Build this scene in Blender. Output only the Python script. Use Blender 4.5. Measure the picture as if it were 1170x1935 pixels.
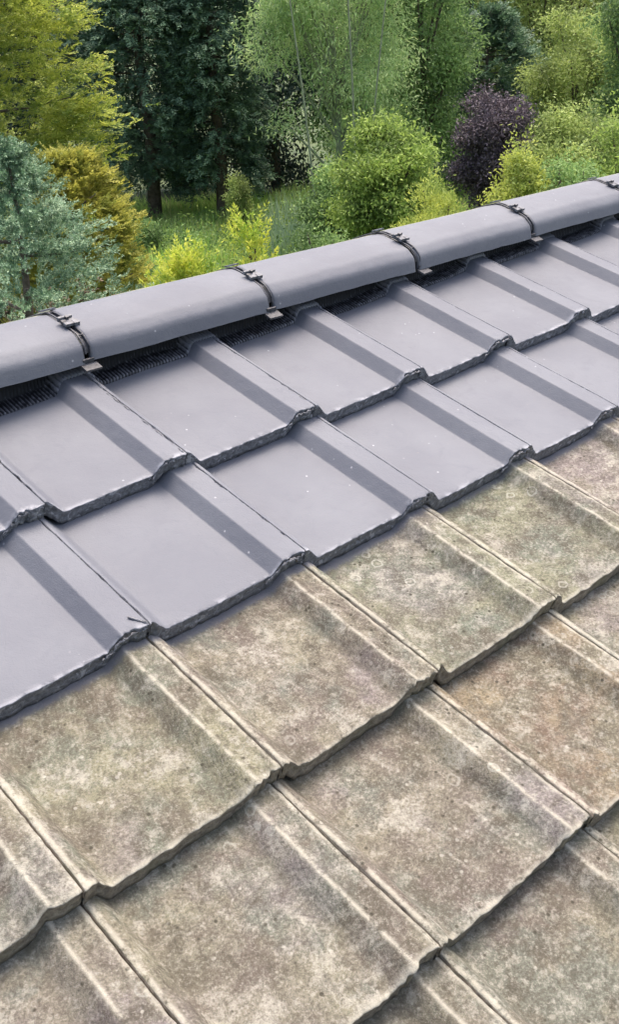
import bpy, math, random
import numpy as np
from mathutils import Matrix, Vector
PI = math.pi
for o in list(bpy.data.objects): bpy.data.objects.remove(o)
SC = bpy.context.scene
COL = SC.collection

# ------------------------------------------------------------------ camera
PITCH = math.radians(20)
CP, SP = math.cos(PITCH), math.sin(PITCH)
def roof(u, v, n):            # roof frame (along ridge, up slope, outward) -> world
    return (u, v*CP - n*SP, v*SP + n*CP)
CAMR = [[0.732269, -0.654949, 0.186613], [-0.318668, -0.571706, -0.756044], [0.601858, 0.49416, -0.627354]]
CAMC = [-0.72499, -1.13214, 1.15348]
FPX = 2058.3
right = Vector(roof(*CAMR[0])); down = Vector(roof(*CAMR[1])); fwd = Vector(roof(*CAMR[2]))
EYE = Vector(roof(*CAMC))
cd = bpy.data.cameras.new('camera'); cam = bpy.data.objects.new('camera', cd); COL.objects.link(cam)
m = Matrix((right, -down, -fwd)).transposed().to_4x4(); m.translation = EYE
cam.matrix_world = m
cd.sensor_fit = 'HORIZONTAL'; cd.sensor_width = 36; cd.lens = FPX/1170*36
cd.shift_y = -(967.5-961.6)/1170; cd.clip_start = .05; cd.clip_end = 600
SC.camera = cam

# ------------------------------------------------------------------ light
SUN_EL, SUN_AZ = math.radians(71), math.radians(62)   # azimuth clockwise from +Y (towards +X)
W = bpy.data.worlds.new('World'); SC.world = W; W.use_nodes = True
nt = W.node_tree; sky = nt.nodes.new('ShaderNodeTexSky'); sky.sky_type = 'NISHITA'; sky.sun_disc = False
sky.sun_elevation = SUN_EL; sky.sun_rotation = SUN_AZ; sky.air_density = 1.0; sky.dust_density = 7.0; sky.ozone_density = .45
bg = nt.nodes['Background']; bg.inputs['Strength'].default_value = .15
nt.links.new(sky.outputs[0], bg.inputs[0])
sl = bpy.data.lights.new('sun', 'SUN'); sl.energy = .62; sl.angle = math.radians(40); sl.color = (1, .95, .87)
sun = bpy.data.objects.new('sun', sl); COL.objects.link(sun)
sdir = Vector((math.sin(SUN_AZ)*math.cos(SUN_EL), math.cos(SUN_AZ)*math.cos(SUN_EL), math.sin(SUN_EL)))
sun.rotation_euler = sdir.to_track_quat('Z', 'Y').to_euler()
SC.view_settings.view_transform = 'Standard'; SC.view_settings.look = 'None'
SC.view_settings.exposure = 1.55; SC.view_settings.gamma = 1

# ------------------------------------------------------------------ helpers
rng = np.random.default_rng(7)
GZ = -3.6
def at(px, py, D):
    """point seen at photo pixel (px,py), D metres away horizontally"""
    d = right*((px-585)/FPX) + down*((py-961.6)/FPX) + fwd
    h = math.hypot(d.x, d.y)
    return EYE + d*(D/h)
def vnoise(P, seed=0):
    """value noise, P (N,3) -> [-1,1]"""
    P = np.asarray(P, float); i = np.floor(P).astype(np.int64); f = P-i; f = f*f*(3-2*f)
    def h(a):
        n = (a[:,0]*374761393 + a[:,1]*668265263 + a[:,2]*2147483647 + seed*974634777) & 0xffffffff
        n = ((n ^ (n >> 13))*1274126177) & 0xffffffff
        return ((n ^ (n >> 16)) & 0xffff)/32767.5 - 1
    r = 0
    for dx in (0,1):
        for dy in (0,1):
            for dz in (0,1):
                w = (f[:,0] if dx else 1-f[:,0])*(f[:,1] if dy else 1-f[:,1])*(f[:,2] if dz else 1-f[:,2])
                r = r + w*h(i+np.array([dx,dy,dz]))
    return r
def mesh(name, V, F, mats, parent=None, smooth=True, mi=None, attrs=None):
    V = np.asarray(V, np.float32); F = np.asarray(F, np.int32)
    me = bpy.data.meshes.new(name); n = F.shape[1]
    me.vertices.add(len(V)); me.vertices.foreach_set('co', V.ravel())
    me.loops.add(F.size); me.loops.foreach_set('vertex_index', F.ravel())
    me.polygons.add(len(F)); me.polygons.foreach_set('loop_start', np.arange(0, F.size, n, dtype=np.int32))
    me.polygons.foreach_set('loop_total', np.full(len(F), n, np.int32))
    if mi is not None: me.polygons.foreach_set('material_index', np.asarray(mi, np.int32))
    me.polygons.foreach_set('use_smooth', np.full(len(F), smooth, bool))
    for k, a in (attrs or {}).items():
        at_ = me.attributes.new(k, 'FLOAT', 'POINT'); at_.data.foreach_set('value', np.asarray(a, np.float32))
    me.update(calc_edges=True); me.validate()
    for mm in (mats if isinstance(mats, (list, tuple)) else [mats]): me.materials.append(mm)
    o = bpy.data.objects.new(name, me); COL.objects.link(o)
    if parent: o.parent = parent
    return o
def tag(o, label, cat, group=None, kind=None):
    if kind: o['kind'] = kind
    if label: o['label'] = label
    if cat: o['category'] = cat
    if group: o['group'] = group
    return o
def empty(name, loc=(0,0,0)):
    o = bpy.data.objects.new(name, None); COL.objects.link(o); o.location = loc; o.empty_display_size = .1
    return o
def grid_faces(nr, nc, base=0):
    i = np.arange((nr-1)*(nc-1)); r = i//(nc-1); c = i%(nc-1); a = base+r*nc+c
    return np.stack([a, a+1, a+nc+1, a+nc], 1)
class MB:
    def __init__(s): s.V = []; s.F = []; s.n = 0
    def add(s, V, F):
        V = np.asarray(V, float); s.V.append(V); s.F.append(np.asarray(F)+s.n); s.n += len(V)
    def box(s, c, h, fr=None):
        c = np.array(c, float); ax = np.array(fr if fr is not None else np.eye(3), float)
        S = np.array([(x,y,z) for z in (-1,1) for y in (-1,1) for x in (-1,1)], float)*np.array(h)
        s.add(c + S@ax, [(0,2,3,1),(4,5,7,6),(0,1,5,4),(2,6,7,3),(0,4,6,2),(1,3,7,5)])
    def tube(s, pts, rad, n=7):
        pts = np.asarray(pts, float); m_ = len(pts); V = []
        for i in range(m_):
            t = pts[min(i+1,m_-1)]-pts[max(i-1,0)]; t /= np.linalg.norm(t)+1e-9
            a = np.cross(t, (0,0,1) if abs(t[2]) < .9 else (1,0,0)); a /= np.linalg.norm(a); b = np.cross(t, a)
            r = rad[i] if hasattr(rad, '__len__') else rad
            for k in range(n): V.append(pts[i]+r*(a*math.cos(2*PI*k/n)+b*math.sin(2*PI*k/n)))
        F = [(i*n+k, i*n+(k+1)%n, (i+1)*n+(k+1)%n, (i+1)*n+k) for i in range(m_-1) for k in range(n)]
        s.add(V, F)
    def build(s, name, mat, parent=None, smooth=False):
        o = mesh(name, np.concatenate(s.V), np.concatenate(s.F), mat, parent, smooth); return o

# ------------------------------------------------------------------ materials
class NT:
    def __init__(s, name):
        s.m = bpy.data.materials.new(name); s.m.use_nodes = True; s.t = s.m.node_tree
        s.p = s.t.nodes['Principled BSDF']; s.out = s.t.nodes['Material Output']
    def n(s, ty, **kw):
        nd = s.t.nodes.new('ShaderNode'+ty)
        for k, v in kw.items(): setattr(nd, k, v)
        return nd
    def l(s, a, b): s.t.links.new(a, b)
    def coord(s, world=True):
        return s.n('NewGeometry').outputs['Position'] if world else s.n('TexCoord').outputs['Object']
    def noise(s, co, scale, detail=4, rough=.55, dist=0):
        nd = s.n('TexNoise'); nd.inputs['Scale'].default_value = scale; nd.inputs['Detail'].default_value = detail
        nd.inputs['Roughness'].default_value = rough; nd.inputs['Distortion'].default_value = dist
        s.l(co, nd.inputs['Vector']); return nd.outputs['Fac']
    def ramp(s, fac, lo, hi, a=0., b=1.):
        nd = s.n('MapRange'); nd.inputs['From Min'].default_value = lo; nd.inputs['From Max'].default_value = hi
        nd.inputs['To Min'].default_value = a; nd.inputs['To Max'].default_value = b
        s.l(fac, nd.inputs['Value']); return nd.outputs['Result']
    def math(s, op, a, b=None):
        nd = s.n('Math', operation=op)
        for i, x in enumerate((a, b)):
            if x is None: continue
            if isinstance(x, (int, float)): nd.inputs[i].default_value = x
            else: s.l(x, nd.inputs[i])
        return nd.outputs[0]
    def mix(s, fac, a, b, mode='MIX'):
        nd = s.n('Mix', data_type='RGBA', blend_type=mode)
        for i, x in ((0, fac), (6, a), (7, b)):
            if isinstance(x, (int, float)): nd.inputs[i].default_value = x
            elif isinstance(x, tuple): nd.inputs[i].default_value = (*x, 1)
            else: s.l(x, nd.inputs[i])
        return nd.outputs[2]
    def attr(s, name): 
        nd = s.n('Attribute'); nd.attribute_name = name; return nd.outputs['Fac']
    def bump(s, h, strength, dist):
        nd = s.n('Bump'); nd.inputs['Strength'].default_value = strength; nd.inputs['Distance'].default_value = dist
        s.l(h, nd.inputs['Height']); s.l(nd.outputs[0], s.p.inputs['Normal'])
    def col(s, c):
        if isinstance(c, tuple): s.p.inputs['Base Color'].default_value = (*c, 1)
        else: s.l(c, s.p.inputs['Base Color'])
    def rough(s, r):
        if isinstance(r, (int, float)): s.p.inputs['Roughness'].default_value = r
        else: s.l(r, s.p.inputs['Roughness'])

PG = (.117, .123, .144)
def paint_top(name='grey_roof_paint', back=False):
    t = NT(name); co = t.coord()
    big = t.noise(co, 5, 3); c = t.mix(t.ramp(big, .38, .64), (PG[0]*.89, PG[1]*.89, PG[2]*.90), (PG[0]*1.06, PG[1]*1.06, PG[2]*1.04))
    # faint streaks of thinner paint
    st = t.noise(co, 22, 5, .6, 1.2); c = t.mix(t.ramp(st, .54, .70, 0, .5), c, (.098, .104, .124))
    # small pale and dark flecks
    v = t.n('TexVoronoi'); v.inputs['Scale'].default_value = 38; t.l(co, v.inputs['Vector'])
    fl = t.math('MULTIPLY', t.ramp(v.outputs['Distance'], .10, .05), t.ramp(t.noise(co, 9, 2), .53, .6)); c = t.mix(t.math('MULTIPLY', fl, .8), c, (.32, .32, .34))
    v2 = t.n('TexVoronoi'); v2.inputs['Scale'].default_value = 34; t.l(co, v2.inputs['Vector'])
    fd = t.math('MULTIPLY', t.ramp(v2.outputs['Distance'], .10, .04), t.ramp(t.noise(co, 6, 2), .52, .58)); c = t.mix(t.math('MULTIPLY', fd, .8), c, (.13, .13, .14))
    # broken pale rim along the lower edge; on ridge tiles a painted-in sheen
    w = t.attr('wear_sheen'); wn = t.math('MULTIPLY', w, t.ramp(t.noise(co, 42, 4), .44, .56)); c = t.mix(t.math('MULTIPLY', wn, .5), c, (.46, .46, .49))
    if back:   # far side of the ridge, past the crown, turns cream-yellow
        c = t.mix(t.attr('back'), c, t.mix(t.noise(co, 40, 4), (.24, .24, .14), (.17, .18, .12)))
    t.col(c)
    h = t.math('ADD', t.math('MULTIPLY', t.noise(co, 420, 3), .5), t.math('MULTIPLY', t.noise(co, 60, 4), .8))
    t.bump(h, .6, .002); t.rough(.64); t.p.inputs['Specular IOR Level'].default_value = .4
    return t.m
def paint_edge():
    t = NT('rough_painted_edge'); co = t.coord()
    n = t.noise(co, 130, 5, .7); c = t.mix(t.ramp(n, .35, .68), (.090, .091, .100), (.235, .237, .255))
    f = t.noise(co, 75, 4, .6, .8); c = t.mix(t.ramp(f, .56, .64, 0, .8), c, (.40, .40, .43))
    t.col(c); t.bump(t.math('ADD', n, t.noise(co, 60, 3)), 1, .006); t.rough(.75); return t.m
def weather_top():
    t = NT('weathered_concrete'); co = t.coord()
    inf = t.n('ObjectInfo'); rnd = inf.outputs['Random']; oc = inf.outputs['Color']
    n1 = t.noise(co, 5.5, 5, .62, .2); n2 = t.noise(co, 8.5, 6, .64, .2); n3 = t.noise(co, 52, 7, .78, .15); n4 = t.noise(co, 210, 5, .85); n6 = t.noise(co, 14, 9, .76, .1)
    c = t.mix(t.ramp(n1, .42, .58), (.165, .142, .114), (.255, .240, .170))
    c = t.mix(t.ramp(n2, .48, .58, 0, .85), c, (.168, .178, .142))
    n5 = t.noise(co, 4.3, 6, .65, .3); c = t.mix(t.ramp(n5, .52, .62, 0, .75), c, (.228, .198, .190))
    c = t.mix(.9, c, oc, 'MULTIPLY'); c = t.mix(1.0, c, (.80, .805, .83), 'MULTIPLY')
    # grime, algae and pale worn patches
    c = t.mix(t.ramp(n6, .52, .60, 0, .72), c, (.088, .078, .058))
    c = t.mix(t.ramp(n6, .46, .39, 0, .62), c, (.35, .33, .275))
    c = t.mix(t.math('MULTIPLY', t.ramp(n3, .51, .60, 0, .6), t.ramp(n1, .40, .62, .45, 1)), c, (.078, .068, .052))
    c = t.mix(t.math('MULTIPLY', t.ramp(n3, .48, .40, 0, .48), t.ramp(n2, .40, .60, .35, 1)), c, (.38, .36, .30))
    c = t.mix(t.ramp(n4, .52, .59, 0, .52), c, (.050, .043, .034))
    c = t.mix(t.ramp(n4, .46, .40, 0, .28), c, (.50, .47, .41))
    # lichen rings and pale blobs
    v = t.n('TexVoronoi'); v.inputs['Scale'].default_value = 24; t.l(co, v.inputs['Vector']); dd = t.math('ADD', v.outputs['Distance'], t.math('MULTIPLY', t.noise(co, 70, 4), .30))
    ring = t.math('MULTIPLY', t.ramp(t.math('ABSOLUTE', t.math('SUBTRACT', dd, .36)), .05, .015), t.ramp(t.noise(co, 5, 3), .55, .62))
    c = t.mix(t.math('MULTIPLY', ring, .4), c, (.46, .46, .40))
    blob = t.math('MULTIPLY', t.ramp(dd, .28, .20), t.ramp(t.noise(co, 9, 2), .50, .56)); c = t.mix(t.math('MULTIPLY', blob, .32), c, (.50, .47, .39))
    v3 = t.n('TexVoronoi'); v3.inputs['Scale'].default_value = 62; t.l(co, v3.inputs['Vector']); d3 = t.math('ADD', v3.outputs['Distance'], t.math('MULTIPLY', n4, .2))
    pit = t.math('MULTIPLY', t.ramp(d3, .30, .22), t.ramp(t.noise(co, 15, 3), .47, .52)); c = t.mix(t.math('MULTIPLY', pit, .85), c, (.045, .040, .028))
    spk = t.math('MULTIPLY', t.ramp(d3, .30, .24), t.ramp(t.noise(co, 13, 3), .48, .42)); c = t.mix(t.math('MULTIPLY', spk, .4), c, (.50, .48, .41))
    # dirt lying in the pan corners, worn pale arrises
    dn = t.noise(co, 34, 5, .7, .7)
    g = t.math('MULTIPLY', t.attr('dirt'), t.ramp(dn, .42, .60)); c = t.mix(t.math('MULTIPLY', g, .62), c, (.098, .090, .062))
    wn = t.math('MULTIPLY', t.attr('wear_sheen'), t.ramp(t.noise(co, 38, 6, .75), .40, .52)); c = t.mix(t.math('MULTIPLY', wn, .75), c, (.47, .44, .36))
    # overspray from the painted course above
    os_ = t.ramp(t.math('ADD', t.math('MULTIPLY', t.attr('spray'), .55), t.math('ADD', t.math('MULTIPLY', n3, .5), t.math('MULTIPLY', n4, .35))),   .68, .86); c = t.mix(t.math('MULTIPLY', os_, t.math('MULTIPLY', t.ramp(t.attr('spray'), 0, .3), .8)), c, (.165, .165, .185))
    t.col(c)
    h = t.math('ADD', t.math('MULTIPLY', n3, 1.2), t.math('MULTIPLY', n4, .55)); t.bump(h, .8, .004)
    t.rough(.93); t.p.inputs['Specular IOR Level'].default_value = .2
    return t.m
def weather_edge():
    t = NT('dirty_concrete_edge'); co = t.coord()
    n = t.noise(co, 90, 6, .7); c = t.mix(t.ramp(n, .36, .66), (.13, .108, .082), (.31, .27, .21))
    m2 = t.noise(co, 16, 4); c = t.mix(t.ramp(m2, .5, .7, 0, .6), c, (.15, .145, .085))
    t.col(c); t.bump(n, 1, .006); t.rough(.95); return t.m
def plain(name, c, rough=.6, var=.25, scale=60, bump=0, metal=0):
    t = NT(name); co = t.coord(); n = t.noise(co, scale, 4, .6)
    t.col(t.mix(t.ramp(n, .35, .65), tuple(x*(1-var) for x in c), tuple(min(1, x*(1+var)) for x in c)))
    t.rough(rough); t.p.inputs['Metallic'].default_value = metal
    if bump: t.bump(n, .6, bump)
    return t.m
def leaf(name, a, b, c=None, trans=.28, scale=1.2, rough=.55, gain=1.5):
    """a,b: leaf colours mixed at random per leaf; c: colour of patches through the crown"""
    a, b, c = [x and tuple(min(.62, v*gain) for v in x) for x in (a, b, c)]; trans = min(.42, trans*1.35)
    t = NT(name); co = t.coord(); r = t.n('NewGeometry').outputs['Random Per Island']
    k = t.mix(r, a, b)
    if c: k = t.mix(t.ramp(t.noise(co, scale, 3), .46, .60, 0, .85), k, c)
    t.col(k); t.rough(rough); t.p.inputs['Specular IOR Level'].default_value = .25
    tr = t.n('BsdfTranslucent'); t.l(k, tr.inputs['Color']); ms = t.n('MixShader'); ms.inputs[0].default_value = trans
    t.l(t.p.outputs[0], ms.inputs[1]); t.l(tr.outputs[0], ms.inputs[2]); t.l(ms.outputs[0], t.out.inputs['Surface'])
    return t.m
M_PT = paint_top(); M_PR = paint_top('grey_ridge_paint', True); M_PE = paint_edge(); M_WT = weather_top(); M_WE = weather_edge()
M_DARK = plain('dark_underlay', (.02, .02, .022), .8)
M_CLIPD = plain('dark_clip_plastic', (.045, .045, .052), .5, .4, 200)
M_CLIP = plain('paint_splashed_clip', (.105, .107, .12), .55, .5, 160)
M_FOOT = plain('dull_clip_foot', (.055, .055, .062), .6, .4, 160)
M_BARK = plain('bark', (.10, .08, .06), .9, .4, 14, .01)
M_BARKP = plain('pale_bark', (.22, .25, .15), .85, .3, 14, .01)
M_WALL = plain('render_wall', (.45, .42, .37), .9, .1, 8)

# ------------------------------------------------------------------ the house under the tiles
house = empty('house', roof(1.0, .43, -.06))
tag(house, 'house carrying the tiled roof, hidden under its dark underlay', 'house')
RV, RN = .435, -.115      # apex of the deck in the roof frame
def build_house():
    ax = np.array(roof(0, RV, RN)); L = 4.5; X0, X1 = -2.6, 5.2
    o0 = np.array(house.location)
    def P(x, side, d, n):    # d metres down the slope from the apex, side -1 near, +1 far
        return np.array((x, ax[1]+side*d*CP, ax[2]-d*SP+n)) - o0
    b = MB(); t = .02
    for s in (-1, 1):
        b.add([P(X0,s,0,0),P(X1,s,0,0),P(X1,s,L,0),P(X0,s,L,0),P(X0,s,0,-t),P(X1,s,0,-t),P(X1,s,L,-t),P(X0,s,L,-t)],
              [(0,1,2,3),(7,6,5,4),(3,2,6,7),(0,3,7,4),(1,5,6,2)])
    b.build('roof_deck', M_DARK, house)
    b = MB(); hw = (L-.4)*CP; zt = ax[2]-(L-.4)*SP-.03
    b.box(np.array(((X0+X1)/2, ax[1], (zt+GZ)/2))-o0, ((X1-X0)/2-.1, hw, (zt-GZ)/2))
    b.build('wall', M_WALL, house)
build_house()

# ------------------------------------------------------------------ roof tiles
STEP = .0295
STEPC = [.0295, .0295, .031, .034, .035, .035, .035]
VG = [0, 0.2980, 0.5969, 0.8930]
for k in (4, 5): VG.append(VG[-1]+.296)
JD = {0: {0: .009, 1: -.011, 2: -.002, 3: -.001, 4: -.003, 5: -.004},
      1: {1: .006, 2: .009, 3: .001, 4: -.003, 0: -.001},
      2: {-1: -.004, 0: .000, 1: .008, 2: .000}, 3: {0: -.006, 1: .003}, 4: {}}
SH = {2: -.001, 3: -.0045}
def J(c, i): return i*.3 + JD.get(c, {}).get(i, 0) + SH.get(c, 0)
PP = [(0,0),(.006,.0),(.011,-.004),(.034,-.030),(.040,-.033),(.2310,-.0235),(.2325,-.0228),(.2525,-.0008),(.254,0),(.30,0)]
WP = [(0,0),(.009,.0012),(.0125,-.0022),(.0150,-.0020),(.020,-.006),(.038,-.030),(.046,-.0345),(.11,-.0320),(.200,-.0250),(.226,-.0235),(.233,-.0200),(.251,-.0030),(.256,.0004),(.262,.0010),(.275,-.0006),(.293,.0002),(.30,-.0004)]
def prof(u, painted):
    p = np.array(PP if painted else WP); return np.interp(u, p[:,0], p[:,1])
def smoothprof(u, painted, w, r):
    # stretch so that pan absorbs the width difference; soften the arrises
    uu = np.where(u < .12, u, u + (.3-w)*np.clip((u-.12)/.08, 0, 1))
    return sum(prof(np.clip(uu+d, 0, .3), painted) for d in np.linspace(-r, r, 5))/5
def tile(c, i, painted, tint, label, group):
    u0, u1 = J(c, i), J(c, i+1); gap = .0009 if painted else .0010
    w = u1-u0; v0 = -VG[c]; seed = c*31+i*7+3
    us = np.unique(np.concatenate([np.linspace(0, .05, 22), np.linspace(.05, w-.075, 26), np.linspace(w-.075, w-.03, 24), np.array([w-.0695, w-.0685, w-.0675, w-.0477, w-.0458, w-.0440]), np.linspace(w-.03, w, 14)]))
    us = np.clip(us, gap, w-gap); us = np.unique(us)
    if painted: ys = np.concatenate([[0, .0012, .003, .006], np.linspace(.012, .365, 44)])
    else: ys = np.concatenate([[0, .0015, .004, .008], np.linspace(.013, .365, 66)])
    r = random.Random(seed); sk = r.uniform(-.004, .004); tl = r.uniform(-.0015, .0015)
    U, Y = np.meshgrid(us, ys, indexing='ij'); nu, ny = U.shape
    Z = smoothprof(U.ravel(), painted, w, .0005 if painted else .0013).reshape(U.shape)
    PW = np.stack([U.ravel()+u0, Y.ravel()+v0, np.full(U.size, seed*1.7)], 1)
    nz = lambda s, k: vnoise(PW*np.array([s, s, 1.0]), k).reshape(U.shape)
    if painted: Z = Z + .0007*nz(9, 1) + .0003*nz(60, 2)
    else: Z = Z + .0013*nz(8, 1) + .0011*nz(28, 2) + .0007*nz(85, 3) + .0004*nz(190, 4)
    rim = np.clip(1-Y/.006, 0, 1)**2; Z = Z - rim*(.0016 if painted else .0022)
    Z = Z - STEPC[c]*Y/.296 + tl*(U/w-.5)*2*.0 + (rim*0)
    ribm = np.clip((U-(w-.07))/.02, 0, 1) + np.clip((.03-U)/.01, 0, 1)
    fe = vnoise(np.stack([us*45, us*0+seed, us*0], 1), 9)*(.0007 if painted else .0016) + vnoise(np.stack([us*170, us*0+seed, us*0], 1), 10)*.0012
    fe = fe*(1+1.1*ribm[:,0]) + vnoise(np.stack([us*8, us*0+seed, us*0], 1), 11)*(.0006 if painted else .0016) + sk*(us/w-.5)
    Yd = Y + fe[:,None]*np.clip(1-Y/.05, 0, 1)
    # ragged joint edges
    Ud = U.copy()
    en = vnoise(np.stack([ys*120, ys*0+seed, ys*0], 1), 12)*.0007 + vnoise(np.stack([ys*30, ys*0+seed, ys*0], 1), 13)*.0008
    ch = {(0,0): 2.2, (0,1): 1.2, (1,0): 1.3}.get((c,i), .5)
    if painted: en = en*.6 + np.clip(vnoise(np.stack([ys*75, ys*0+seed, ys*0], 1), 17)-.35, 0, 1)*.0035*ch
    Ud[-1] -= np.abs(en)*1.2; Ud[0] += np.abs(en[::-1])*(.6 if painted else 1)
    # section: (bottom back) ... front face ... top
    T = STEPC[c+1]-.001
    rows = [(np.full(nu, .365), -T), (np.full(nu, .02), -T), (None, -T), (None, -T*.72), (None, -T*.45), (None, -T*.2)]
    cols = []
    for k, (yy, dz) in enumerate(rows):
        zf = Z[:, 0] + dz if yy is None else smoothprof(us, painted, w, .003) - STEPC[c]*yy/.296 + dz
        if yy is None:
            q = np.stack([us*110, np.full(nu, k*3.1), np.full(nu, seed*1.)], 1)
            yy = fe + (.0012+.0010*vnoise(q, 14))*(1 if k < 5 else .4) + .001
            zf = zf + .0012*vnoise(q, 15)*(1+ribm[:,0])
        cols.append(np.stack([us, yy, zf], 1))
    top = np.stack([Ud, Yd, Z], 2)
    G = np.concatenate([np.stack(cols, 1), top], 1)     # (nu, nr, 3)
    nr = G.shape[1]
    skL = G[0].copy(); skR = G[-1].copy(); skL[6:,2] -= .019; skR[6:,2] -= .019
    G = np.concatenate([skL[None], G, skR[None]], 0)
    wear_sheen = np.zeros(G.shape[:2]); dirt = wear_sheen.copy(); spray = wear_sheen.copy()
    uu = G[:,:,0]; yy = G[:,:,1]
    wear_sheen[:,6:] = np.clip(1-yy[:,6:]/(.007 if painted else .008), 0, 1)
    if not painted:
        wear_sheen = np.maximum(wear_sheen, .95*np.exp(-((uu-(w-.042)-.0005*np.sin(yy*70))/.0030)**2)); wear_sheen = np.maximum(wear_sheen, .9*np.exp(-((uu-.006)/.0035)**2)); wear_sheen = np.maximum(wear_sheen, .7*np.exp(-((uu-(w-.004))/.003)**2)) 
        dirt = .55*np.exp(-((uu-(w-.072))/.008)**2) + .30*np.exp(-((uu-.055)/.014)**2) + .8*np.clip((yy-.262)/.03, 0, 1)
        if c == 2: spray = np.clip((yy-.235)/.06, 0, 1)*(.35+.25*r.random())+.35*np.clip((yy-.282)/.014, 0, 1)
    P = G.reshape(-1, 3)
    lo = np.array([roof(*p) for p in P-np.array([w/2, 0, 0])])
    F = grid_faces(G.shape[0], nr)
    F = F[:, ::-1]; jj = np.tile(np.arange(nr-1), G.shape[0]-1); ii = np.repeat(np.arange(G.shape[0]-1), nr-1)
    mi = np.where((jj < 6) | (ii == 0) | (ii == G.shape[0]-2), 1, 0)
    o = mesh('interlocking_tile', lo, F, [M_PT, M_PE] if painted else [M_WT, M_WE], None, True, mi,
             {'wear_sheen': wear_sheen.ravel(), 'dirt': dirt.ravel(), 'spray': spray.ravel()})
    o.location = roof(u0+w/2, v0, 0); o.color = (*tint, 1)
    tag(o, label, 'tile', group)
    if painted and c < 2:      # skins of paint torn at the rib's foot and beside the seam
        r2 = random.Random(seed+99); hw = w/2; pts = []; rad = []
        zt = lambda x_, k=2: float(np.interp(x_+hw, us, Z[:,k]))
        x_ = hw-.078
        while x_ < hw-.001:
            pts.append((x_, -.0012+r2.uniform(-.0012, .0012), zt(x_)-.0045-abs(r2.gauss(0, .0035)))); rad.append(r2.choice((.0007, .0014, .0022, .0030))); x_ += r2.uniform(.0015, .0042)
        if (c, i) == (1, -1):
            for k in range(9): pts.append((hw-.002-.0022*k, .002+.0030*k, zt(hw-.004, 3)+.0004)); rad.append(r2.uniform(.0018, .0034)*(1-.06*k))
        if (c, i) in ((0, 0), (0, 1)):
            y_ = .004
            while y_ < (.24 if i == 0 else .08):
                pts.append((hw-.0022-.002*r2.random(), y_, -.0006-STEPC[0]*y_/.296)); rad.append(r2.choice((.0003, .0004, .0016, .0022))); y_ += r2.uniform(.003, .010)
        paint_crust(o, pts, rad)
def paint_crust(o, pts, rad):
    b = MB(); b.tube([roof(*p) for p in pts], rad, 6)
    p = b.build('torn_paint', M_PE, o, True); p['label'] = 'dark torn crust of paint'
GP, GW = 'freshly painted grey roof tiles', 'unpainted weathered roof tiles'
L = {
 (0,-1): 'grey painted top-course tile cut by the left edge, under the first ridge tile',
 (0,0): 'grey painted top-course tile left of the ridge joint with the leftmost clip',
 (0,1): 'top-course grey tile right of the leftmost clip, its left seam chipped',
 (0,2): 'grey painted top-course tile starting under the second ridge clip from the left',
 (0,3): 'grey painted top-course tile left of the third ridge clip',
 (0,4): 'grey painted top-course tile just right of the third ridge clip',
 (0,5): 'grey painted top-course tile under the fourth ridge clip, near the right edge',
 (0,6): 'grey painted top-course tile in the far upper right corner',
 (1,5): 'sliver of grey painted second-course tile at the right edge',
 (0,7): 'sliver of grey painted top-course tile at the extreme upper right',
 (1,-1): 'large nearest grey painted tile at the left edge, lowest corner of the painted area',
 (1,0): 'grey second-course tile with a fading left seam and torn dark paint at its corner',
 (1,1): 'grey painted second-course tile in the middle of the roof, bordering the weathered tiles',
 (1,2): 'grey painted second-course tile right of centre, third full one from the left',
 (1,3): 'grey painted second-course tile, the rightmost one seen whole',
 (1,4): 'grey painted second-course tile with a small dark speck, cut by the right edge',
}
for i in range(-3, 10):
    for c in (0, 1):
        if c == 1 and i > 7: continue
        tile(c, i, True, (1,1,1), L.get((c,i), 'grey painted roof tile beyond the edge of the view'), GP)
T_ = {'g': (.93, .98, .90), 'y': (1.0, 1.0, .90), 'p': (1.02, .98, .97), 'b': (1.10, .93, .80), 'n': (.97, .95, .92), 'd': (.88, .86, .84), 'v': (1.0, .96, 1.0)}
LW = {
 (2,-2): ('n', 'weathered brown tile at the left edge, directly below the lowest painted tile'),
 (2,-1): ('y', 'large yellowish weathered tile at lower left, directly below the painted course'),
 (2,0): ('p', 'pinkish weathered tile touching the painted edge, left of the pale lichen ring tile'),
 (2,1): ('g', 'greenish weathered tile with a pale lichen ring, just below the painted course'),
 (2,2): ('g', 'grey green weathered tile at the right, second from the right edge under the painted course'),
 (2,3): ('p', 'pale weathered tile at the right edge just under the painted course'),
 (2,4): ('g', 'sliver of weathered tile at the right edge, touching the last painted tile'),
 (3,-2): ('v', 'lilac grey weathered tile in the bottom left corner'),
 (3,-1): ('n', 'large grey brown weathered tile with small white blobs, lower middle of the view'),
 (3,0): ('p', 'large pinkish brown weathered tile right of centre with worn pale patches'),
 (3,1): ('b', 'reddish brown weathered tile at the right edge below the greenish ones'),
 (3,2): ('n', 'corner of a grey weathered tile at the right edge beneath the green tile'),
 (4,-2): ('n', 'weathered tile beyond the lower edge of the view'),
 (4,-1): ('d', 'dark grey weathered tile corner at the bottom edge, left of the bottom seam'),
 (4,0): ('n', 'large weathered tile in the bottom right corner'),
 (4,1): ('g', 'greenish weathered tile at the right edge near the bottom'),
}
rr = random.Random(5)
for c in (2, 3, 4, 5):
    for i in range(-3, 6 if c < 4 else 4):
        k, lab = LW.get((c,i), (rr.choice('nypg'), 'weathered roof tile beyond the edge of the view'))
        tile(c, i, False, T_[k], lab, GW)

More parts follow.
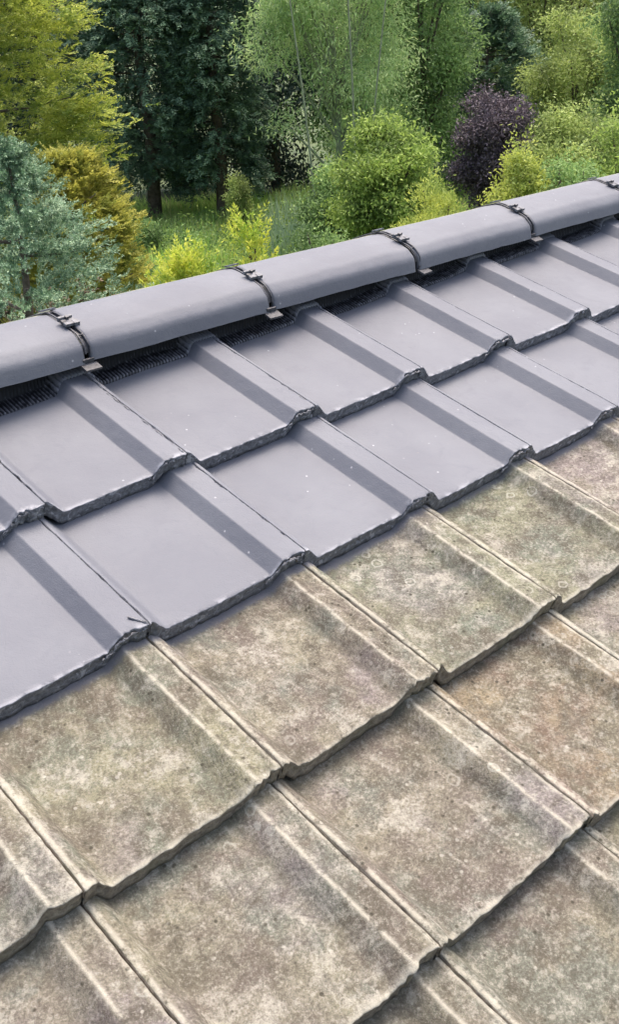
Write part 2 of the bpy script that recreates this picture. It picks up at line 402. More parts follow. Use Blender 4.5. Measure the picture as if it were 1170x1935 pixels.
# ------------------------------------------------------------------ ridge
RJ = [.287, .747, 1.212, 1.672]       # joints seen in the photo
RJ = [RJ[0]-.46*k for k in (3, 2, 1)] + RJ + [RJ[-1]+.46*k for k in (1, 2, 3)]
RY, RZ = .402, .111                    # world y,z of the ridge tile's springing line centre
def ridge_skew(u): return .010*(u-.75)   # the ridge line creeps up the roof a little
CAPY = np.array([-1, -.975, -.80, -.42, -.08, .08, .42, .80, .975, 1]); CAPZ = np.array([0, .30, .60, .84, 1, 1, .84, .60, .30, 0])
CAPS = np.concatenate([[0], np.cumsum(np.hypot(np.diff(CAPY), np.diff(CAPZ)*.46))]); CAPS /= CAPS[-1]
def cap(a, hw, rise):          # angular ridge section: low skirt, sloping face, flat crown; a runs 0..1 across it
    a = np.asarray(a, float); ks = np.linspace(-.018, .018, 5)
    y = sum(np.interp(np.clip(a+k, 0, 1), CAPS, CAPY) for k in ks)/5; z = sum(np.interp(np.clip(a+k, 0, 1), CAPS, CAPZ) for k in ks)/5
    return y*hw, z*rise
RL = ['grey painted ridge tile cut by the left edge, beside the leftmost clip',
      'long grey painted ridge tile between the leftmost clip and the second clip',
      'grey painted ridge tile between the second and third clips',
      'grey painted ridge tile between the third and fourth clips',
      'grey painted ridge tile at the right edge beyond the fourth clip']
def ridge_tile(u0, u1, label, seed):
    g = .0068; n = 40; nx = 30; w = u1-u0-2*g; th = .016
    def sect(hw, rise, drop):
        a = np.linspace(0, 1, n); y, z = cap(a, hw, rise)
        y = np.concatenate([[-hw-.001, -hw], y[1:-1], [hw, hw+.001]]); z = np.concatenate([[-drop, -drop*.4], z[1:-1], [-drop*.4, -drop]])
        return y, z
    yo, zo = sect(.115, .062, .014); yi, zi = sect(.115-th, .062-th, .014)
    Y = np.concatenate([yo, yi[::-1], yo[:1]]); Z = np.concatenate([zo, zi[::-1], zo[:1]])
    xs = np.concatenate([[0, .0015, .005], np.linspace(.012, w-.012, nx), [w-.005, w-.0015, w]])
    ins = np.concatenate([[.003, .0012, 0], np.zeros(nx), [0, .0012, .003]])
    V = []; back = []; wear_sheen = []
    for k, x in enumerate(xs):
        s = 1-ins[k]/.1
        P = np.stack([np.full(len(Y), x), Y*s, Z*s], 1); m_ = len(yo)
        q = np.stack([x*14+Y*0+seed, Y*14, Z*14], 1)
        d = .0010*vnoise(q, 3)+.0004*vnoise(q*6, 4); P[:,2] += d
        nb = np.stack([x*22+Y*0+seed, Y*0, Z*0], 1); P[:m_//4,2] += .0012*vnoise(nb, 5)[:m_//4]
        V.append(P); back.append(np.clip((Y-.016-.008*vnoise(nb, 6))/.016, 0, 1)); wear_sheen.append(.15*np.exp(-((Y+.106)/.0025)**2)*(Z > 0)*(x > .05)*(x < .36))  # pale line along the near shoulder: a sheen put into the ridge colour
    V = np.array(V); nc = V.shape[1]; F = grid_faces(V.shape[0], nc)
    V = V.reshape(-1, 3); F = F.tolist()
    no = len(yo)
    for e, k in ((0, 0), (len(xs)-1, 1)):      # end rings
        for j in range(no-1):
            a, b = e*nc+j, e*nc+j+1; c, d = e*nc+(2*no-1-j), e*nc+(2*no-2-j)
            F.append((a, c, d, b) if k == 0 else (a, b, d, c))
    o = mesh('ridge_tile', V, F, M_PR, None, True, None, {'back': np.concatenate(back), 'wear_sheen': np.concatenate(wear_sheen), })
    me = o.data
    r = random.Random(seed)
    o.location = (u0+g, RY+ridge_skew(u0), RZ+.0115+r.uniform(-.002, .003)); o.rotation_euler = (r.uniform(-.008, .008), r.uniform(.004, .011), .010+r.uniform(-.002, .002))
    tag(o, label, 'ridge tile', 'painted ridge tiles')
for k in range(len(RJ)-1):
    ridge_tile(RJ[k], RJ[k+1], RL[k-2] if 2 <= k <= 6 else 'grey painted ridge tile beyond the edge of the view', k+3)

# dark corrugated ventilation strip dressed over the top course
M_ROLL = None
def roll_mat():
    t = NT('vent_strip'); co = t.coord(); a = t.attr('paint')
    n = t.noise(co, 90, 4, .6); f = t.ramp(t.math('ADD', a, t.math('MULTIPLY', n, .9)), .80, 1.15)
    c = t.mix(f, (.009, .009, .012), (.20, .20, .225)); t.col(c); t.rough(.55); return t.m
def vent_strip():
    x0, x1 = -1.1, 3.1; xs = np.arange(x0, x1, .00125); nu = len(xs)
    base = np.zeros(nu)
    for i in range(-4, 11):
        a, b = J(0, i), J(0, i+1); m_ = (xs >= a) & (xs < b)
        if m_.any(): base[m_] = smoothprof(xs[m_]-a, True, b-a, .004)
    ple = (np.sin(xs*2*PI/.0075))
    rows = []; paint = []
    wav = vnoise(np.stack([xs*9, xs*0, xs*0], 1), 31)
    ribm = np.clip((base+.026)/.02, 0, 1)
    vs = np.array([0, .002, .010, .020, .030, .040, .050, .062, .074, .088])
    for k, d in enumerate(vs):
        v = .311+.012*ribm+d+.003*wav+.012*(xs-.75)
        z = base - STEP*v/.296 + .0045 + .0022*ple*np.interp(d, [0, .05, .062], [1, 1, .1]) + (.003*wav*(d > 0) if k < 7 else 0)
        lift = np.interp(d, [0, .04, .062, .074, .088], [0, .002, .012, .012, .012])
        z = z + lift
        if k >= 6: z = np.maximum(z, -.030+.0*z+(k-6)*.002)
        if k == 0: z = z-.004
        # clean cross cuts give the strip its woven look
        rows.append(np.array([xs, v, z]).T)
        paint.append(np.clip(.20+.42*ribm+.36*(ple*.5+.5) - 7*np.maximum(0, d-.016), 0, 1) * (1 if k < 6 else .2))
    V = np.array([roof(*p) for p in np.concatenate(rows)])
    F = grid_faces(len(vs), nu)
    global M_ROLL; M_ROLL = roll_mat()
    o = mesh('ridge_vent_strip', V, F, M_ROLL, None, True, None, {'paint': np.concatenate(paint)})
    tag(o, 'dark pleated ventilation strip squeezed between the ridge tiles and the top course', 'ridge vent')
vent_strip()

# clips over the ridge joints
def ridge_clip(u, label, seed):
    r = random.Random(seed)
    e = empty('ridge_clip', (u, RY+ridge_skew(u), RZ+.0115))
    tag(e, label, 'ridge clip', 'clips over the ridge joints')
    def pt(a, dr=0):   # on the arch, a=0 near foot .. 1 far foot
        hw, rise = .115+dr, .062+dr
        y_, z_ = cap(a, hw, rise); return np.array((0, float(y_), float(z_)))
    # strap: two rails joined by rungs, lying in the joint
    b = MB()
    for s in (-1, 1):
        pts = [pt(a, -.0015)+np.array((s*.0058, 0, 0)) for a in np.linspace(.0, .95, 26)]
        b.tube(pts, .0019, 6)
    for a in (.14, .30, .40, .52, .7):
        p = pt(a, -.0015); b.tube([p+np.array((-.0044,0,0)), p+np.array((.0044,0,0))], .0016, 6)
    b.build('strap', M_CLIPD, e, True)
    b = MB()
    pts = [pt(a, -.006) for a in np.linspace(0, 1, 26)]
    V = []
    for p in pts: V += [p+np.array((-.006,0,0)), p+np.array((.006,0,0))]
    b.add(V, [(2*k, 2*k+1, 2*k+3, 2*k+2) for k in range(25)])
    b.build('sealing_strip', M_CLIPD, e, True)
    def frame(a):
        t = pt(a+.01)-pt(a-.01); t /= np.linalg.norm(t); x = np.array((1.,0,0)); n = np.cross(x, t); return np.array([x, t, n])
    # middle plate with a raised lip
    b = MB(); fr = frame(.28); c = pt(.28, .004)
    b.box(c+fr[2]*.0015, (.014, .010, .0028), fr); b.box(c+fr[1]*.012+fr[2]*.0045-fr[0]*.003, (.015, .0025, .004), fr)
    b.box(c-fr[1]*.006+fr[0]*.010+fr[2]*.002, (.006, .006, .0032), fr)
    b.build('plate', M_CLIP, e)
    b = MB(); b.box(c-fr[0]*.010+fr[1]*.003+fr[2]*.002, (.0055, .003, .003), fr); b.box(c+fr[1]*.008+fr[2]*.006-fr[0]*.001, (.003, .003, .004), fr); b.build('catch', M_CLIPD, e)
    # tab at the top and foot below the ridge tile
    b = MB(); fr = frame(.55); c = pt(.55, .004); b.box(c, (.016, .006, .0016), fr); b.build('top_tab', M_CLIP, e)
    b = MB(); c = np.array((.004, -.121, -.022)); fr = np.array([(1,0,0),(0,CP,SP),(0,-SP,CP)])
    b.box(c, (.017, .011, .0022), fr); b.box(c+np.array((0,.010,.006)), (.012, .002, .009), fr)
    f = b.build('foot', M_FOOT, e); f.location = (r.uniform(-.006, .006), r.uniform(-.004, .002), 0); f.rotation_euler = (0, 0, r.uniform(-.12, .12))
    e.rotation_euler = (0, 0, .010+r.uniform(-.05, .05))
CL = {2: 'painted ridge clip beyond the edge of the view', 3: 'leftmost ridge clip, pale strap with a light middle plate, over a dark foot', 4: 'second ridge clip from the left with a pale rectangular foot hanging below the joint',
      5: 'third ridge clip from the left, dark strap with a small plate', 6: 'fourth ridge clip from the left with a tilted pale foot beside a rib', 7: 'last ridge clip in the upper right corner'}
for k in range(2, 8): ridge_clip(RJ[k], CL[k], k)

# ------------------------------------------------------------------ ground
def ground():
    t = NT('garden_soil_and_grass'); co = t.coord(); n = t.noise(co, .8, 6, .6); c = t.mix(t.ramp(n, .4, .6), (.045, .075, .022), (.075, .10, .03))
    c = t.mix(t.ramp(t.noise(co, 9, 4), .45, .65, 0, .6), c, (.035, .05, .02)); t.col(c); t.rough(.95)
    n = 60; xs = np.linspace(-1, 1, n); xs = np.sign(xs)*np.abs(xs)**2.2*350
    X, Y = np.meshgrid(xs, xs+20, indexing='ij'); P = np.stack([X.ravel(), Y.ravel(), np.zeros(X.size)], 1)
    P[:,2] = GZ + .12*vnoise(P*.25, 2)*(np.hypot(P[:,0], P[:,1]) < 60)
    o = mesh('ground', P, grid_faces(n, n)[:, ::-1], t.m); o['kind'] = 'structure'; o['label'] = 'green garden ground behind the house'
ground()

# ------------------------------------------------------------------ foliage
def unit(v): return v/(np.linalg.norm(v, axis=-1, keepdims=True)+1e-9)
def leaves(C, A, B, Ln, Wd, fold=.25):
    """diamond leaves: base C, axis A, side B, length Ln, width Wd"""
    N_ = np.cross(A, B); Ln = np.broadcast_to(Ln, len(C))[:,None]; Wd = np.broadcast_to(Wd, len(C))[:,None]
    V = np.stack([C, C+A*Ln*.45+B*Wd*.5+N_*Wd*fold*.5, C+A*Ln, C+A*Ln*.45-B*Wd*.5+N_*Wd*fold*.5], 1).reshape(-1, 3)
    return V
def frond(P, D, k, L, lw, ll, flat=1., R=None):
    """sprays: at P heading D, k leaflet pairs on a twig of length L"""
    R = R or rng; n = len(P); up = np.array([0,0,1.]) + R.normal(0, .35, (n,3)); S = unit(np.cross(D, up)); Nn = np.cross(S, D)
    L = np.broadcast_to(L, n)
    VV = []
    for j in range(k):
        t = (j+.5)/k
        for s in (-1, 1):
            if flat < 1: th = R.uniform(0, 2*PI, n)[:,None]; side = S*np.cos(th)+Nn*np.sin(th)
            else: side = S*s
            c = P + D*(L*t)[:,None] - np.array([0,0,1.])*(L*t*t*.12)[:,None]
            a = unit(D*.75+side*.75+R.normal(0, .18, (n,3))); b = unit(np.cross(a, Nn+R.normal(0,.3,(n,3))))
            VV.append(leaves(c, a, b, ll*(1.15-.7*t)*R.uniform(.75, 1.25, n), lw))
    VV.append(leaves(P+D*(L*.8)[:,None], D, S, ll*.8, lw))
    return np.concatenate(VV)
def tuft(P, D, k, rad, ll, lw, droop=0., R=None):
    """loose cluster of k leaves round P"""
    R = R or rng; n = len(P); VV = []
    for j in range(k):
        o = R.normal(0, rad, (n,3))*np.array([1,1,.7]); a = unit(D*.5+R.normal(0, .7, (n,3))+np.array([0,0,-droop])); b = unit(np.cross(a, R.normal(0, 1, (n,3))+np.array([0,0,.8])))
        VV.append(leaves(P+o, a, b, ll*R.uniform(.6, 1.3, n), lw*R.uniform(.7, 1.2, n)))
    return np.concatenate(VV)
def leafmesh(name, V, mat, parent):
    return mesh(name, V, np.arange(len(V)).reshape(-1, 4), mat, parent, False)
def trunk_mesh(pts, rad, limbs, mat, parent, name='trunk'):
    b = MB(); b.tube(pts, rad, 8)
    for p, r in limbs: b.tube(p, r, 5)
    return b.build(name, mat, parent, True)
def conifer(name, label, cat, loc, H, Rf, nb, lift, spray, mat, seed, h0=.05, bark=M_BARK, group=None, gap=.35, yscale=1, lump=.25, inner=.3, nl=46):
    """Rf(t)->radius at relative height t (0 base,1 top)"""
    R = np.random.default_rng(seed); e = empty(name, loc); tag(e, label, cat, group)
    t = h0+(1-h0)*R.random(nb)**.8*.995; az = R.uniform(0, 2*PI, nb)
    rad = np.array([Rf(x) for x in t])*(1+lump*vnoise(np.stack([np.cos(az)*1.6+5, np.sin(az)*1.6+5, t*H*1.1], 1), seed))*R.uniform(.8, 1.08, nb)
    d = np.stack([np.cos(az), np.sin(az), np.full(nb, 0.)], 1)
    ns = spray['n']; PP_, DD_ = [], []
    for j in range(ns):
        s = (inner + (1-inner)*R.random(nb)**gap)
        p = d*(rad*s)[:,None]; p[:,2] = t*H + lift*rad*s*s - .0
        p += R.normal(0, spray.get('sp', .06), (nb,3))*np.array([1,1,.6])
        dd = unit(d*1.0 + np.array([0,0,1.])*(lift*1.2+spray.get('up', 0)) + R.normal(0, .35, (nb,3)))
        PP_.append(p); DD_.append(dd)
    P = np.concatenate(PP_); D = np.concatenate(DD_)
    P[:,2] = np.maximum(P[:,2], .05)
    V = frond(P, D, spray['k'], spray['L']*R.uniform(.6, 1.2, len(P)), spray['lw'], spray['ll'], spray.get('flat', 1), R)
    leafmesh('crown', V, mat, e)
    hs = np.linspace(0, H*.97, 9); pts = np.stack([.03*np.sin(hs*1.7+seed), .03*np.cos(hs*1.3), hs], 1)
    limbs = []
    for i in R.choice(nb, min(nb, nl), replace=False):
        z = t[i]*H; q = np.array([(0,0,z), tuple(d[i]*rad[i]*.5+np.array([0,0,z+lift*rad[i]*.25])), tuple(d[i]*rad[i]*.92+np.array([0,0,z+lift*rad[i]*.85]))]); limbs.append((q, [.022, .014, .005]))
    trunk_mesh(pts, np.linspace(.02*H+.02, .008, 9), limbs, bark, e)
    return e
def broadleaf(name, label, cat, loc, H, lumps, n, lf, mat, seed, trunks=None, bark=M_BARK, group=None):
    """lumps: (x,y,z,rx,ry,rz) relative to base"""
    n = int(n*1.9); lf = dict(lf); lf['ll'] *= .66; lf['lw'] *= .72
    R = np.random.default_rng(seed); e = empty(name, loc); tag(e, label, cat, group)
    Lm = np.array(lumps, float); area = Lm[:,3]*Lm[:,5]; PP_, DD_ = [], []
    for k, l in enumerate(Lm):
        m_ = int(n*area[k]/area.sum()); a = unit(R.normal(0, 1, (m_,3)))
        f = 1+.45*vnoise(a*2.3+k*7.7, seed)+.28*vnoise(a*5.5+k*3.1, seed+1)+.30*(R.random(m_) < .09)*R.random(m_)
        r = (.45+.55*R.random(m_)**.45)*f
        p = l[:3]+a*l[3:]*r[:,None]; PP_.append(p); DD_.append(unit(a/l[3:]))
    P = np.concatenate(PP_); D = np.concatenate(DD_)
    keep = P[:,2] > .03; P = P[keep]; D = D[keep]
    D = unit(D+R.normal(0, .3, D.shape)+np.array([0,0,lf.get('up', .0)]))
    if lf.get('frond'): V = frond(P, D, lf['k'], lf['L'], lf['lw'], lf['ll'], lf.get('flat', 1), R)
    else: V = tuft(P, D, lf['k'], lf['rad'], lf['ll'], lf['lw'], lf.get('droop', .2), R)
    leafmesh('crown', V, mat, e)
    limbs = []
    for l in Lm:
        z0 = min(l[2]*.55, H*.5); q = np.array([(0,0,z0), (l[0]*.5, l[1]*.5, (z0+l[2])/2+.05), (l[0], l[1], l[2]), (l[0]*1.1, l[1]*1.1, l[2]+l[5]*.6)]); limbs.append((q, [.03, .022, .014, .005]))
    if trunks:
        for q, r in trunks: limbs.append((np.array(q, float), r))
    hs = np.linspace(0, H*.7, 6); trunk_mesh(np.stack([.04*np.sin(hs), hs*0, hs], 1), np.linspace(.012*H+.03, .015, 6), limbs, bark, e)
    return e
def gp(px, D, z=GZ):
    p = at(px, 300, D); return (p.x, p.y, z)
def ztop(py, D): return at(585, py, D).z - GZ
def lumpset(R_, H, nl, seed, z0=.35, rs=.5, flat=1.):
    nl = int(nl*2.0); rs = rs*.68
    r = np.random.default_rng(seed); out = [(0, 0, H*.55, R_*.62, R_*.62, H*.38)]
    for k in range(nl):
        a = 2*PI*k/nl*2.4+r.uniform(-.4, .4); z = H*(z0+(.92-z0)*(k+.5)/nl); w = math.sin(PI*min(.97, max(.08, (z/H-z0*.4)/(1.04-z0*.4))))**.6
        out.append((math.cos(a)*R_*.68*w, math.sin(a)*R_*.68*w, z, R_*rs*r.uniform(.7, 1.1), R_*rs*r.uniform(.7, 1.1), R_*rs*r.uniform(.6, .95)*flat))
    return out
GT = 'trees and shrubs in the garden behind the roof'
m_gold = leaf('golden_foliage', (.15, .19, .030), (.31, .32, .065), (.070, .11, .022), .3, 2.2, gain=1.9)
m_gold2 = leaf('bright_golden_foliage', (.24, .235, .045), (.38, .36, .08), (.12, .145, .03), .3, 3)
m_lemon = leaf('lemon_foliage', (.30, .36, .04), (.50, .52, .08), (.15, .24, .03), .35, 5)
m_blue = leaf('blue_spruce_needles', (.09, .165, .095), (.32, .42, .27), (.040, .085, .045), .1, 7)
m_dark = leaf('dark_cypress_foliage', (.045, .085, .048), (.10, .15, .085), (.026, .050, .032), .15, 1.6, gain=1.9)
m_dark2 = leaf('deep_green_foliage', (.020, .036, .026), (.045, .07, .048), None, .1)
m_willow = leaf('grey_green_leaves', (.17, .255, .095), (.25, .34, .14), (.085, .14, .05), .35, 1.7, gain=2.1)
m_mid = leaf('mid_green_leaves', (.085, .15, .045), (.20, .28, .10), (.045, .08, .03), .3, 1.5, gain=1.8)
m_lime = leaf('lime_leaves', (.15, .22, .045), (.28, .36, .09), (.075, .12, .03), .35, 2.4)
m_olive = leaf('olive_leaves', (.16, .21, .06), (.29, .34, .11), (.09, .12, .04), .35, 1.5, gain=1.7)
m_purp = leaf('purple_leaves', (.055, .044, .052), (.115, .092, .105), None, .12)
m_brown = leaf('dead_brown_needles', (.11, .07, .05), (.20, .14, .10), None, .1)
m_grass = leaf('meadow_grass', (.16, .28, .06), (.30, .42, .12), (.13, .21, .05), .4, .9, gain=2.2)
m_reed = leaf('grey_green_reeds', (.13, .20, .12), (.28, .36, .23), None, .3)
m_yel = leaf('yellow_green_leaves', (.26, .30, .055), (.38, .41, .10), (.13, .18, .04), .35, 3)

CY = dict(n=7, k=5, L=.30, lw=.030, ll=.11, sp=.09, up=.15)
conifer('golden_conifer', 'tall olive golden conifer filling the upper left corner', 'conifer', gp(-45, 15), 6.6, lambda t: 1.55*min(1, (1.02-t)*2.6)**.7, 760, .12,
        dict(n=21, k=6, L=.22, lw=.022, ll=.065, sp=.09, up=.1), m_gold, 1, group=GT, nl=8, inner=.2)
conifer('golden_conifer', 'bright golden yellow conifer between the tall olive one and the blue spruce', 'conifer', gp(120, 13.2), ztop(285, 13.2)+.1, lambda t: .74*min(1, (1.02-t)*3)**.6, 420, .2,
        dict(n=13, k=6, L=.17, lw=.02, ll=.062, sp=.05, up=.3), m_gold2, 2, group=GT)
sp = conifer('blue_spruce', 'silvery blue spruce at the left edge in front of the golden conifers', 'spruce tree', gp(8, 10.5), ztop(232, 10.5), lambda t: 2.3*max(.0, 1-t)**.88, 330, .12,
        dict(n=22, k=8, L=.135, lw=.0115, ll=.036, sp=.035, up=.35, flat=.5), m_blue, 3, group=GT, gap=.6, lump=.5, inner=.18, nl=14)
Rr = np.random.default_rng(4); n_ = 700; a_ = Rr.uniform(0, 2*PI, n_); r_ = 1.15*np.sqrt(Rr.random(n_)); z_ = Rr.uniform(.6, 1.9, n_)
Pq = np.stack([np.cos(a_)*r_, np.sin(a_)*r_, z_], 1); Dq = unit(np.stack([np.cos(a_), np.sin(a_), -.3+a_*0], 1)+Rr.normal(0,.3,(n_,3)))
leafmesh('dead_branches', frond(Pq, Dq, 6, .25, .012, .06, .5, Rr), m_brown, sp)['label'] = 'dead brown lower branches'
# dark cypresses
DK = dict(n=13, k=5, L=.28, lw=.032, ll=.10, sp=.10, up=-.1)
conifer('dark_cypress', 'broad dark green cypress behind the grass, its lower trunk in deep shade', 'cypress tree', gp(285, 24.5), 7.2, lambda t: 1.5*min(1, (1.03-t)*2.2)**.7*(.55+.45*min(1, t*2.6)), 900, -.10, DK, m_dark, 5, h0=.13, group=GT)
conifer('dark_cypress', 'dark green cypress right of the broad one, beside the dark gap', 'cypress tree', gp(415, 24), 6.6, lambda t: 1.0*min(1, (1.03-t)*2.2)**.7*(.7+.3*min(1, t*3)), 620, -.10, DK, m_dark, 6, h0=.12, group=GT)
# wispy tall tree with pale stems
def side(l, d, z): return (l*.73+d*.68, -l*.68+d*.73, z)     # l metres across the view, d metres deeper
willow_lumps = []
for l_ in lumpset(1.5, 6.1, 12, 7, .3, .42)[1:]:
    lat = l_[0]*.73-l_[1]*.68; z_ = l_[2]
    if lat < -.15 and z_ < 3.4: z_ += 1.9
    willow_lumps.append(l_[:2]+(z_,)+l_[3:])
willow_lumps += [side(.3, 0, 4.0)+(1.0, 1.0, 1.6), side(.75, .2, 1.7)+(.7, .7, 1.2), side(-.95, -.3, 2.4)+(.26, .26, .2), side(-1.15, -.2, 3.7)+(.5, .5, .5)]
def stem(x0, x1, H, y=0, bend=.1, r=.035):
    h = np.linspace(0, 1, 8); return [side(x0+(x1-x0)*a+bend*math.sin(a*5), y-.2*a, H*a) for a in h], list(np.linspace(r, .008, 8))
broadleaf('willow', 'tall grey green willow with thin pale stems in the top middle', 'tree', gp(640, 20.5), 6.1,
          willow_lumps, 3000, dict(k=7, rad=.13, ll=.15, lw=.032, droop=.35), m_willow, 7,
          [stem(-.42,-.85,6.6,-1.3,.05,.024), stem(.16,.25,6.7,-1.3,.06,.026), stem(.35,1.05,6.5,-1.25,-.04,.022)], M_BARKP, GT)
broadleaf('tree', 'mid green leafy tree right of the willow', 'tree', gp(800, 22.5), 6.6, lumpset(1.25, 6.6, 9, 8, .25, .45), 2300, dict(k=7, rad=.14, ll=.14, lw=.05), m_mid, 8, None, M_BARK, GT)
broadleaf('round_shrub', 'rounded lime green shrub in front of the willow', 'shrub', gp(728, 16), ztop(225, 16), lumpset(.84, ztop(225, 16), 9, 9, .45, .45), 2300, dict(k=7, rad=.085, ll=.105, lw=.045), m_lime, 9, None, M_BARK, GT)
broadleaf('dark_shrub', 'dark green shrub below the willow, left of the lime shrub', 'shrub', gp(640, 17.5), ztop(320, 17.5), lumpset(.75, ztop(320, 17.5), 8, 10, .3, .45), 1500, dict(k=6, rad=.09, ll=.11, lw=.045), m_mid, 10, None, M_BARK, GT)
broadleaf('yellow_shrub', 'yellowish shrub just behind the third ridge joint', 'shrub', gp(812, 12.5), ztop(345, 12.5), lumpset(.42, ztop(345, 12.5), 7, 11, .5, .5), 1300, dict(k=7, rad=.05, ll=.085, lw=.016, up=.6, droop=-.5), m_yel, 11, None, M_BARK, GT)
conifer('dark_conifer', 'dark bluish conifer behind the purple bush', 'conifer', gp(918, 26), ztop(40, 26), lambda t: 1.1*min(1, (1.02-t)*2.5)**.6, 520, .15, dict(n=6, k=5, L=.26, lw=.035, ll=.12, sp=.1, up=.2), m_dark, 12, group=GT)
broadleaf('purple_bush', 'dark purple leaved bush right of the middle', 'bush', gp(930, 19.5), ztop(178, 19.5), lumpset(.68, ztop(178, 19.5), 8, 13, .45, .5), 1900, dict(k=7, rad=.08, ll=.09, lw=.04, droop=-.1), m_purp, 13, None, M_BARK, GT)
broadleaf('yellow_shrub', 'pale yellow green shrub right below the purple bush', 'shrub', gp(985, 14.5), ztop(292, 14.5), lumpset(.42, ztop(292, 14.5), 7, 14, .5, .5), 1200, dict(k=7, rad=.06, ll=.085, lw=.035), m_yel, 14, None, M_BARK, GT)
broadleaf('tree', 'light olive green tree at the top right', 'tree', gp(1085, 23), ztop(60, 23)+.3, lumpset(1.15, ztop(60, 23)+.3, 10, 15, .3, .42), 2100, dict(k=7, rad=.12, ll=.13, lw=.045), m_olive, 15, None, M_BARK, GT)
broadleaf('tree', 'dark leafy tree cut by the right edge', 'tree', gp(1195, 21), 5.6, lumpset(.85, 5.6, 8, 16, .3, .45), 1400, dict(k=7, rad=.11, ll=.12, lw=.045), m_mid, 16, None, M_BARK, GT)
broadleaf('low_shrub', 'low olive green shrub at the right, above the ridge', 'shrub', gp(1090, 18), ztop(222, 18), lumpset(.95, ztop(222, 18), 9, 17, .35, .42), 2000, dict(k=7, rad=.09, ll=.10, lw=.04), m_olive, 17, None, M_BARK, GT)
broadleaf('low_shrub', 'deep green low shrub hugging the ridge at the right', 'shrub', gp(1080, 13.5), ztop(300, 13.5), lumpset(.5, ztop(300, 13.5), 7, 18, .4, .5), 1100, dict(k=7, rad=.07, ll=.08, lw=.03), m_mid, 18, None, M_BARK, GT)
broadleaf('low_shrub', 'lime green shrub at the right edge behind the ridge', 'shrub', gp(1185, 15), ztop(235, 15), lumpset(.6, ztop(235, 15), 7, 19, .4, .5), 1200, dict(k=7, rad=.08, ll=.09, lw=.035), m_lime, 19, None, M_BARK, GT)
broadleaf('tree', 'olive tree behind the dark bluish conifer', 'tree', gp(1000, 29), 6.2, lumpset(1.5, 6.2, 9, 20, .3, .42), 1800, dict(k=7, rad=.15, ll=.15, lw=.055), m_olive, 20, None, M_BARK, GT)
# golden juniper right behind the ridge
def juniper(px, D, py, r, nb, label, seed):
    H = ztop(py, D)
    conifer('golden_juniper', label, 'juniper', gp(px, D), H, lambda t: r*max(0, 1.02-t)**.8*(.35+.65*min(1, t*1.6)), nb, .9, dict(n=5, k=8, L=.24, lw=.014, ll=.055, sp=.05, up=.9, flat=.5), m_lemon, seed, h0=.3, group=GT)
juniper(462, 7.4, 440, .26, 60, 'yellow feathery juniper with upright tips behind the second ridge tile', 21)
juniper(330, 7.0, 505, .50, 230, 'low golden yellow juniper hugging the ridge left of the feathery one', 22)
for k, (px, D, py, r, mt, lab) in enumerate([(258, 20.5, 402, .3, m_mid, 'small dark weed clump at the foot of the golden conifer'),
        (235, 15.5, 470, .35, m_mid, 'small green bush between the spruce and the meadow'),
        (600, 14.5, 430, .55, m_mid, 'dark green bush behind the second ridge tile, right of the juniper'),
        (445, 22, 325, .22, m_olive, 'yellow tipped sapling at the foot of the right cypress')]):
    H = ztop(py, D); broadleaf('small_bush', lab, 'bush', gp(px, D), H, lumpset(r, H, 6, 30+k, .3, .5), 700, dict(k=6, rad=.06, ll=.085, lw=.035), mt, 30+k, None, M_BARK, GT)
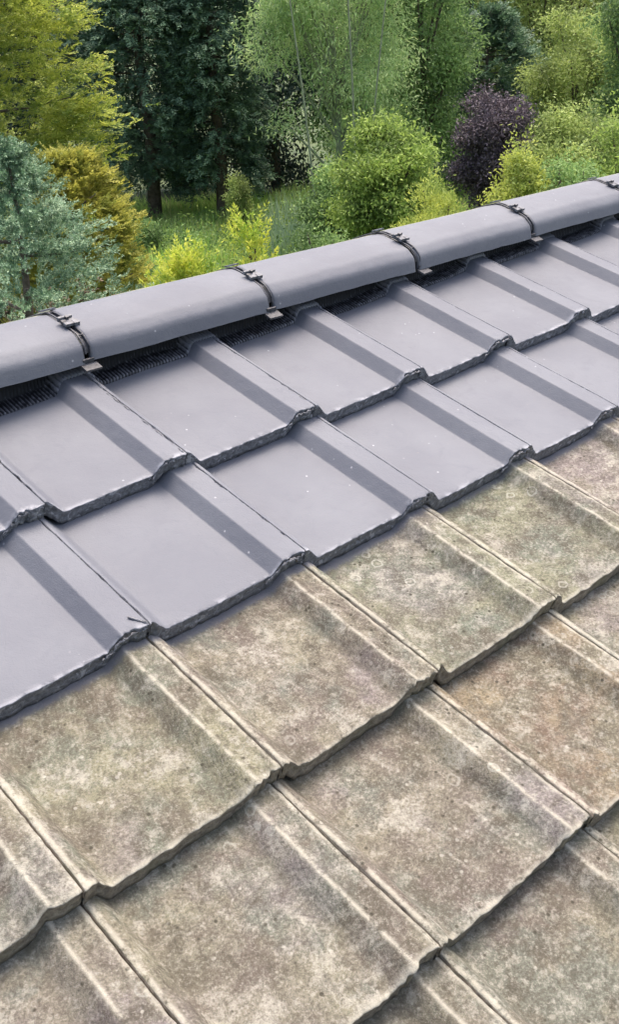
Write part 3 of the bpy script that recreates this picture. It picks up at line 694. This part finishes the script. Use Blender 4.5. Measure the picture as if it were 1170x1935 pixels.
# backdrop row
BK = [(-260, 27, 7.5, m_dark, 'dark'), (-60, 30, 8, m_mid, 'mid'), (110, 29, 8, m_dark2, 'dark'), (330, 29.5, 8.5, m_dark2, 'dark'), (520, 28, 8, m_dark2, 'dark'), (700, 29, 8.5, m_mid, 'mid'),
      (880, 31, 8, m_mid, 'mid'), (1060, 33, 7.8, m_olive, 'olive'), (1240, 30, 8, m_olive, 'olive'), (1440, 29, 8, m_mid, 'mid')]
for k, (px, D, H, mt, s) in enumerate(BK):
    lab = {110: 'very dark tree glimpsed between the golden conifer and the cypress', 330: 'very dark tree behind the broad cypress', 520: 'very dark tree filling the gap left of the willow', 700: 'green tree behind the willow', 880: 'green tree at the top behind the dark bluish conifer',
           1060: 'olive green tree at the top right, farthest back', 1240: 'olive green tree in the top right corner'}.get(px, 'background tree beyond the edge of the view')
    broadleaf('background_tree', lab, 'tree', gp(px, D), H, lumpset(2.1, H, 12, 50+k, .0, .55), 2900, dict(k=6, rad=.2, ll=.2, lw=.08), mt, 50+k, None, M_BARK, 'row of trees at the far end of the garden')
# grass
def blades(name, label, region, n, h0, h1, w, mat, seed, lean=.25):
    R = np.random.default_rng(seed); P = []
    px = R.uniform(region[0], region[1], n); D = R.uniform(region[2], region[3], n)
    Pb = np.array([gp(a, b) for a, b in zip(px, D)]); q = Pb*.9
    hh = R.uniform(h0, h1, n)*(1+.5*vnoise(q, seed)); Pb[:,2] = GZ - .05
    A = unit(np.stack([R.normal(0, lean, n), R.normal(0, lean, n), np.ones(n)], 1)); th = R.uniform(0, PI, n)
    V = leaves(Pb, A, np.stack([np.cos(th), np.sin(th), th*0], 1), hh, w, .2)
    o = leafmesh(name, V, mat, None); o['label'] = label; o['kind'] = 'stuff'; return o
blades('grass', 'long green meadow grass in the garden', (150, 760, 11, 27), 46000, .2, .6, .024, m_grass, 61, .42)
blades('grass', 'green rough grass under the shrubs at the right', (760, 1300, 11, 28), 16000, .25, .55, .03, m_grass, 62)
blades('reeds', 'grey green tall grasses in front of the dark gap', (505, 610, 17, 23), 2600, .35, .85, .022, m_reed, 63, .28)
blades('reeds', 'grey green arching grasses left of the pale yellow shrub', (862, 925, 14.0, 16), 600, .9, 1.5, .02, m_reed, 64, .24)

def weeds(name, label, region, n, mat, seed):
    R = np.random.default_rng(seed); px = R.uniform(region[0], region[1], n); D = R.uniform(region[2], region[3], n)
    P = np.array([gp(a, b) for a, b in zip(px, D)]); keep = vnoise(P*1.3, seed) > -.05; P = P[keep]
    P[:,2] += R.uniform(.05, .5, len(P))*(1+.6*vnoise(P*.8, seed+1)); D_ = unit(R.normal(0, .5, P.shape)+np.array([0,0,.8]))
    o = leafmesh(name, tuft(P, D_, 9, .10, .085, .038, .1, R), mat, None); o['label'] = label; o['kind'] = 'stuff'
weeds('weeds', 'leafy green weeds growing through the meadow grass', (190, 640, 15, 24), 1700, m_mid, 71)
weeds('weeds', 'pale lime weeds scattered over the meadow', (200, 640, 15, 24), 700, m_lime, 72)
